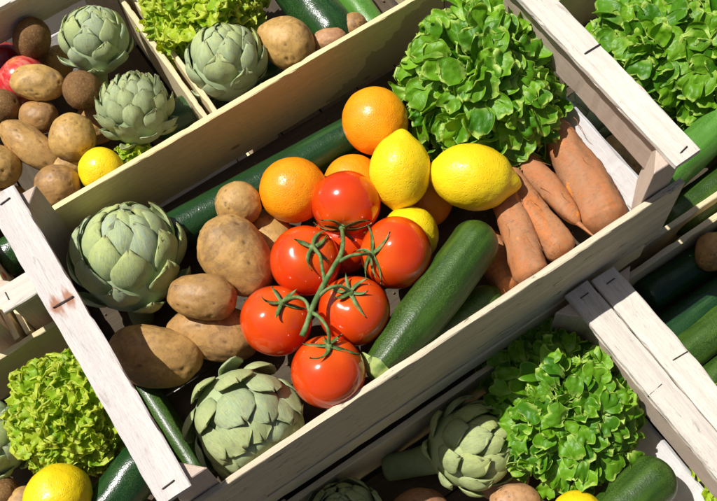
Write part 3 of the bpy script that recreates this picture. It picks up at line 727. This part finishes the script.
# --- tomatoes on the vine
troot = empty('vine_tomatoes', at(320, 290, -.11)); tag(troot, 'cluster of red tomatoes on one green vine lying in the middle crate', 'tomatoes')
def pull(o): o.location = o.location - troot.location; o.parent = troot; return o
TOM = [((346, 204), -.080, 68, (342, 229)), ((305, 261), -.082, 70, (313, 247)), ((396, 253), -.080, 72, (371, 254)),
       ((276, 321), -.082, 71, (282, 302)), ((354, 311), -.080, 71, (350, 292)), ((328, 372), -.072, 74, (329, 345))]
CAL = []
for k, ((px, py), z, d, (cx, cy)) in enumerate(TOM):
    P = at(px, py, z); R = d / 2 / scale_at(P); H = hit(cx, cy, P, R * .97); ax = (H - P).normalized()
    Dd, Fi = ico(5); V = []
    for q in Dd:
        th = math.acos(max(-1, min(1, q.z))); az = math.atan2(q.y, q.x)
        r = 1 + .020 * nz(q, 1.3, k * 3) - .10 * math.exp(-(th / .28) ** 2) + .012 * math.cos(5 * az + k) * math.exp(-((th - .55) / .35) ** 2)
        V.append(Vector((q.x * 1.02, q.y * 1.02, q.z * .95)) * R * r)
    o = link_mesh('tomato', V, Fi, TOMATO); setm(o, P, frame(Z=ax)); pull(o)
    Rm = frame(Z=ax)
    rnd = random.Random(40 + k)
    V = []; F = []
    # calyx: five or six thin sepals curling over the shoulder
    ns = 5 if k % 2 else 6; a0 = rnd.uniform(0, 6)
    h0 = R * .84
    for i in range(ns):
        a = a0 + 2 * PI * i / ns + rnd.uniform(-.2, .2); dr = Vector((math.cos(a), math.sin(a), 0)); sd = Vector((-math.sin(a), math.cos(a), 0))
        ln = rnd.uniform(.028, .040); wd = rnd.uniform(.0017, .0024); lift = rnd.uniform(.15, .95); curl = rnd.uniform(-.3, 1.0); sw = rnd.uniform(-.6, .6)
        b0 = len(V); N = 12
        for q in range(N + 1):
            s = q / N; ar = ln * s
            th = ar / R * (1 - .35 * lift * s); hh = R * math.cos(th) * .90 + lift * .010 * s * s * (1 + curl) - (0.0 if s > .2 else 0)
            c = dr * (R * .93 * math.sin(th)) + Vector((0, 0, hh + .0012)) + sd * sw * ln * s * s
            w_ = wd * (.55 + .9 * math.sin(PI * min(1, s * .8 + .15)) ** 1.0) * (1 - s ** 3 * .92) * .8
            V += [c - sd * w_ + Vector((0, 0, .0009)), c + Vector((0, 0, -.0003)), c + sd * w_ + Vector((0, 0, .0009)), c + Vector((0, 0, -.0011))]
        for q in range(N):
            for e in range(4): F.append((b0 + q * 4 + e, b0 + q * 4 + (e + 1) % 4, b0 + q * 4 + 4 + (e + 1) % 4, b0 + q * 4 + 4 + e))
        F.append((b0, b0 + 1, b0 + 2, b0 + 3)); F.append((b0 + N * 4 + 3, b0 + N * 4 + 2, b0 + N * 4 + 1, b0 + N * 4))
    # knob where the stalk joins
    b0 = len(V); nk = 10
    for (rr, hh) in ((.0036, R * .87), (.0042, R * .90 + .001), (.0030, R * .90 + .003), (.0020, R * .90 + .0045)):
        for e in range(nk): V.append(Vector((math.cos(2 * PI * e / nk) * rr, math.sin(2 * PI * e / nk) * rr, hh)))
    for i in range(3):
        for e in range(nk): F.append((b0 + i * nk + e, b0 + i * nk + (e + 1) % nk, b0 + (i + 1) * nk + (e + 1) % nk, b0 + (i + 1) * nk + e))
    F.append(tuple(b0 + 3 * nk + e for e in range(nk)))
    c = link_mesh('calyx', V, F, VINE); c.parent = o
    CAL.append(P + ax * (R * .90 + .003))
def vp(px, py, z): return at(px, py, z)
zs = -.036
MAIN = [vp(302, 336, -.034), vp(307, 324, -.034), vp(313, 306, -.035), vp(322, 288, -.036), vp(332, 270, -.037), vp(341, 254, -.040), vp(343, 240, -.046), CAL[0]]
t = tube('vine_stem', MAIN, [.0030, .0027, .0026, .0029, .0026, .0025, .0022, .0019], VINE, None, 12); pull(t)
def br(*pts, r=(.0021, .0017, .0018)):
    t = tube('stalk', pts, [r[0]] + [r[1]] * (len(pts) - 2) + [r[2]], VINE, None, 10); pull(t)
br(vp(325, 282, -.036), vp(322, 268, -.038), vp(320, 256, -.042), CAL[1])
br(vp(336, 263, -.039), vp(350, 256, -.038), vp(362, 254, -.040), CAL[2])
br(vp(310, 314, -.035), vp(306, 302, -.033), vp(296, 297, -.035), CAL[3])
br(vp(317, 298, -.036), vp(328, 289, -.034), vp(340, 286, -.036), CAL[4])
br(vp(311, 312, -.036), vp(320, 318, -.030), vp(328, 330, -.028), CAL[5])
# a seventh tomato low in the shade between the others
P = at(344, 240, -.118); tom = bpy.data.objects['tomato'].data.copy(); o = bpy.data.objects.new('tomato', tom); COL.objects.link(o); setm(o, P, frame(Z=Vector((.2, -.2, -1)))); tag(o, 'loose tomato deep in the shade underneath the middle of the vine cluster', 'tomato')

# ================================================================== UPPER LEFT CRATE
DZ = -.17
kiwi(32, 39, -.235, 44, 37, 70, 'kiwi at the top left beside the pale artichoke', 1)
kiwi(82, 90, -.225, 42, 38, -60, 'kiwi in the middle between the two artichokes and the oblong potato', 2)
kiwi(2, 108, -.250, 40, 36, 20, 'kiwi cut by the left edge of the photo below the pink apple', 3)
apple(22, 80, -.262, 52, cv(-.6, .5, .2), 'pink and yellow apple half covered by the oblong potato', APPLE)
apple(4, 60, -.275, 44, cv(.1, .9, .2), 'dark red apple in shade at the left edge under the top kiwi', APPLE_D)
potato(38, 83, -.225, 54, 37, -6, 21, 'oblong potato resting on the pink apple')
potato(38, 117, -.248, 40, 34, 0, 22, 'small roundish potato directly under the oblong potato', sub=5)
potato(30, 145, -.245, 72, 36, -38, 23, 'long potato slanting beneath the small roundish one')
potato(72, 138, -.235, 46, 48, 0, 24, 'round potato left of the darker artichoke')
potato(-2, 165, -.245, 42, 48, 60, 25, 'brown potato cut by the left edge of the photo')
potato(57, 186, -.230, 46, 44, 10, 26, 'cracked brown potato by the far corner of the middle crate')
potato(66, 166, -.262, 40, 30, 10, 27, 'potato wedged between the round one and the cracked one')
potato(5, 205, -.285, 50, 40, 10, 28, 'potato low in the shade next to the left handle bar')
potato(56, 62, -.285, 36, 34, 10, 30, 'shaded potato peeking out between the top kiwi and the pale artichoke')
potato(100, 120, -.285, 56, 44, 40, 31, 'shaded potato under the middle kiwi and the darker artichoke')
lemon(102, 171, -.235, 52, 48, cv(-.5, -.6, .6), 'lemon behind the far board at the upper left', .4, 5)
artichoke(96, 45, -.235, 75, cv(.0, .92, .42), 'pale green artichoke in the upper left crate', ARTI, n=40, seed=5, bw=.46, blen=.90, flare=.10, stem=(.03, .009), spin=2)
artichoke(137, 114, -.235, 78, cv(-.12, .80, .35), 'darker artichoke with raised leaf tips in the corner of the upper left crate', ARTI2, n=52, seed=9, bw=.36, blen=.72, flare=.12, notch=.15, tipcut=5, pt=.1, spin=1.4, curl=-.02, lay=.74)
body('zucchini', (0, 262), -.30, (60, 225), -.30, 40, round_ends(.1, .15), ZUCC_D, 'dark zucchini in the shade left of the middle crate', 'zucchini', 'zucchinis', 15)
apple(-3, 279, -.26, 18, cv(0, 1, 0), 'tiny glimpse of a pink apple at the left edge above the plank', APPLE)

lettuce(136, 158, -.262, 40, cv(.2, .6, .8), 'scrap of frilly lettuce between the lemon and the darker artichoke', FRILLY, 50, 77, True)

# ================================================================== TOP MIDDLE CRATE
lettuce(205, 12, -.240, 124, cv(-.05, .3, 1), 'frilly yellow green lettuce at the top, behind an artichoke', FRILLY, 200, 14, True, llen=.5, lw=.26, squash=.85)
artichoke(226, 67, -.235, 85, cv(-.04, .90, .46), 'pale artichoke below the frilly lettuce at the top middle', ARTI, n=40, seed=7, bw=.46, blen=.90, flare=.10, spin=.6)
potato(286, 42, -.230, 58, 50, -30, 41, 'large tan potato at the top middle between artichoke and zucchini')
potato(329, 40, -.245, 36, 26, 10, 42, 'small reddish brown potato just showing over the far board', POTATO_RED)
potato(353, 26, -.250, 28, 26, 60, 43, 'little round tan potato against the light green zucchini')
potato(427, -6, -.250, 34, 26, 60, 44, 'orange brown root just showing at the top edge by the board', SWEET and POTATO_RED)
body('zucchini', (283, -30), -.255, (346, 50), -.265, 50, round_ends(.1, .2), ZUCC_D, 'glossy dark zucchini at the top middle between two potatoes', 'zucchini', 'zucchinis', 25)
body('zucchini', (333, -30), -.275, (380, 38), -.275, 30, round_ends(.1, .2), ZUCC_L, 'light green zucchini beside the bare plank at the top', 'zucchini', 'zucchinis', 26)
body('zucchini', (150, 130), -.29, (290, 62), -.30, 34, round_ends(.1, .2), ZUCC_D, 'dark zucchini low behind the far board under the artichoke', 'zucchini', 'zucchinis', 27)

# ================================================================== UPPER RIGHT CRATE
lettuce(652, 50, -.240, 138, cv(-.15, .1, 1), 'spreading green lettuce just behind the right handle bar', LETTUCE, 340, 21, llen=.42, lw=.19, squash=.8)
lettuce(722, 60, -.245, 160, cv(.1, .1, 1), 'green lettuce running out of the photo at the top right', LETTUCE, 340, 22, llen=.42, lw=.18, squash=.8)
artichoke(590, 118, -.270, 62, cv(-.3, .9, .3), 'shaded artichoke seen through the handle gap of the right end', ARTI2, n=30, seed=17, bw=.5, blen=1.0)
artichoke(612, 52, -.285, 64, cv(.4, .7, .5), 'dusty artichoke tucked under lettuce by the right handle bar', ARTI, n=30, seed=18, bw=.5, blen=1.0, flare=.1)
potato(628, 160, -.255, 62, 46, -40, 51, 'dark potato seen through the handle gap beside the shaded artichoke')
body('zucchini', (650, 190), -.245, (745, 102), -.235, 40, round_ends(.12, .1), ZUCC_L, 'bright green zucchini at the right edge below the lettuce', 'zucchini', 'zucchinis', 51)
body('zucchini', (664, 226), -.275, (760, 155), -.270, 38, round_ends(.12, .1), ZUCC, 'deep green zucchini at the right edge below the bright green one', 'zucchini', 'zucchinis', 52)
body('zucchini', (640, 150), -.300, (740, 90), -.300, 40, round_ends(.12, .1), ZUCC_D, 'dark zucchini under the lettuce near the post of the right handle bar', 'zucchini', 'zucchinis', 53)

# ================================================================== RIGHT EDGE CRATE
body('cucumber', (640, 302), -.285, (790, 206), -.285, 38, round_ends(.05, .05), CUC, 'dark cucumber in the shade nearest the boards at the right edge', 'cucumber', 'cucumbers', 61)
body('cucumber', (655, 345), -.275, (800, 245), -.275, 42, round_ends(.05, .05), CUC, 'second dark cucumber from the boards in the right edge crate', 'cucumber', 'cucumbers', 62)
body('zucchini', (662, 370), -.265, (790, 275), -.260, 40, round_ends(.06, .05), ZUCC, 'dark green zucchini catching sun at the right edge', 'zucchini', 'zucchinis', 63)
body('zucchini', (690, 396), -.275, (800, 318), -.270, 38, round_ends(.1, .05), ZUCC, 'lowest green zucchini at the right edge by the paired handle bars', 'zucchini', 'zucchinis', 64)
potato(714, 252, -.255, 40, 38, 60, 65, 'potato at the right edge half lit above the dark cucumbers')
lettuce(735, 384, -.265, 52, cv(0, 0, 1), 'frilly lettuce just showing at the right edge', FRILLY, 60, 66, True)

# ================================================================== BOTTOM CRATE
artichoke(466, 448, -.262, 98, cv(.80, .35, .45), 'artichoke with a thick stalk lying in the bottom crate', ARTI3, n=40, seed=27, bw=.42, blen=.85, flare=.12, stem=(.06, .016))
artichoke(345, 528, -.262, 92, cv(-.1, .8, .5), 'artichoke in deep shade cut by the bottom edge of the photo', ARTI2, n=34, seed=28, bw=.5, blen=1.0, flare=.1)
lettuce(566, 412, -.250, 150, cv(-.05, .15, 1), 'round green lettuce in the bottom crate, half in shadow', LETTUCE, 440, 31, llen=.36, lw=.165, squash=.85)
lettuce(532, 366, -.268, 116, cv(-.2, .3, 1), 'shaded green lettuce tucked under the near board of the middle crate', LETTUCE, 300, 32, llen=.42, lw=.16, squash=.8)
body('zucchini', (585, 545), -.255, (668, 466), -.250, 53, round_ends(.1, .19), ZUCC, 'zucchini at the bottom right beside the bare end plank', 'zucchini', 'zucchinis', 71, tipends=(0, .0))
lemon(577, 515, -.245, 60, 48, cv(.8, .2, .2), 'lemon showing at the bottom edge under the round lettuce', .5, 6)
potato(516, 502, -.262, 52, 36, 0, 72, 'reddish brown potato at the bottom edge between artichoke and lemon', POTATO_RED)
potato(420, 512, -.290, 60, 44, 10, 73, 'potato in deep shade under the stalked artichoke', POTATO_RED)
potato(500, 475, -.30, 60, 50, 10, 74, 'dim potato under the artichoke and the round lettuce', POTATO_RED)

# ================================================================== LOWER LEFT CRATE
lettuce(73, 414, -.245, 126, cv(-.05, .2, 1), 'frilly yellow green lettuce at the lower left by the left handle bar', FRILLY, 230, 41, True, llen=.5, lw=.25, squash=.9)
artichoke(-2, 440, -.262, 84, cv(-.5, .3, .7), 'pale artichoke cut by the left edge beside the frilly lettuce', ARTI, n=40, seed=37, bw=.44, blen=.9, flare=.08)
lemon(58, 497, -.225, 74, 68, cv(-.3, .75, .5), 'lemon at the bottom left below the frilly lettuce', .3, 8)
kiwi(2, 492, -.270, 34, 32, 20, 'kiwi in the bottom left corner of the photo', 9)
potato(24, 503, -.275, 40, 34, 30, 81, 'potato between the kiwi and the lemon in the bottom left corner')
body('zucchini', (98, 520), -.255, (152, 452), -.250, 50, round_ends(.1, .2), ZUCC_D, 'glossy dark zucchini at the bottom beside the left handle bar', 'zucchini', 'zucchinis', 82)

# ================================================================== SMALL THINGS
nb = [o for o in COL.objects if o.name.startswith('side_board') and o.parent and o.parent.name == 'wooden_crate'][0]
for (px, py, dz) in ((375, 418, .008), (387, 410, .007), (262, 497, .006), (600, 262, .010), (604, 256, .008)):
    P = at(px, py, -.15); P = CP + (P - CP) * ((-.0008 - CP.y) / (P.y - CP.y))       # on the board's outer face
    l = P - nb.location
    t = tube('nail', [l + Vector((0, .002, 0)), l + Vector((0, -.0012, .0)), l + Vector((.001, -.0014, -dz)), l + Vector((.001, .001, -dz - .001))], [.0006] * 4, STEEL, None, 6); t.parent = nb
# scraps of leaf caught between the end panel and the rail, crumbs of soil on the floors
rnd = random.Random(5); V = []; F = []; CO = []
for (px, py) in [(668, 425), (675, 433), (684, 446), (690, 455), (697, 462), (700, 472), (694, 470), (708, 482), (712, 490), (705, 494), (714, 498), (140, 392), (262, 300)]:
    c = at(px + rnd.uniform(-3, 3), py + rnd.uniform(-3, 3), -.277 if px > 400 else -.157)
    sz = rnd.uniform(.004, .009); a0 = rnd.uniform(0, 6.3); tl = Vector((rnd.uniform(-.6, .6), rnd.uniform(-.6, .6), 1)).normalized(); X = tl.orthogonal(); Y = tl.cross(X); b0 = len(V)
    for i in range(5):
        for j in range(12):
            a = 2 * PI * j / 12 + a0; rr = sz * i / 4 * (1 + .35 * math.sin(3 * a + i) * (i / 4)); V.append(c + X * math.cos(a) * rr + Y * math.sin(a) * rr * .6 + tl * (.0018 * math.sin(4 * a) * i / 4 + .001 * i)); CO.append((.7, i / 4, rnd.random()))
    for i in range(4):
        for j in range(12): F.append((b0 + i * 12 + j, b0 + i * 12 + (j + 1) % 12, b0 + (i + 1) * 12 + (j + 1) % 12, b0 + (i + 1) * 12 + j))
o = link_mesh('leaf_scraps', V, F, FRILLY, cols=CO); o['kind'] = 'stuff'; o['label'] = 'torn green leaf scraps lying on the crate boards'
V = []; F = []; D, Fi = ico(1)
for k in range(900):
    lo = k % 2
    if lo: c = Vector((rnd.uniform(.03, .56), rnd.uniform(.03, .33), -.1605))
    else: c = Vector((rnd.uniform(-.3, .95), rnd.uniform(-.33, .7), -.3305))
    r_ = rnd.uniform(.0006, .0022); b0 = len(V)
    for d in D: V.append(c + Vector((d.x, d.y, d.z * .6)) * r_ * rnd.uniform(.7, 1.2))
    F += [[b0 + q for q in f] for f in Fi]
s = NT('soil'); SOIL = s.fin(s.mix(s.noise(200, 3), (.09, .055, .03), (.22, .14, .08)), .9)
o = link_mesh('soil_crumbs', V, F, SOIL); o['kind'] = 'stuff'; o['label'] = 'crumbs of dry soil strewn over the crate floors'
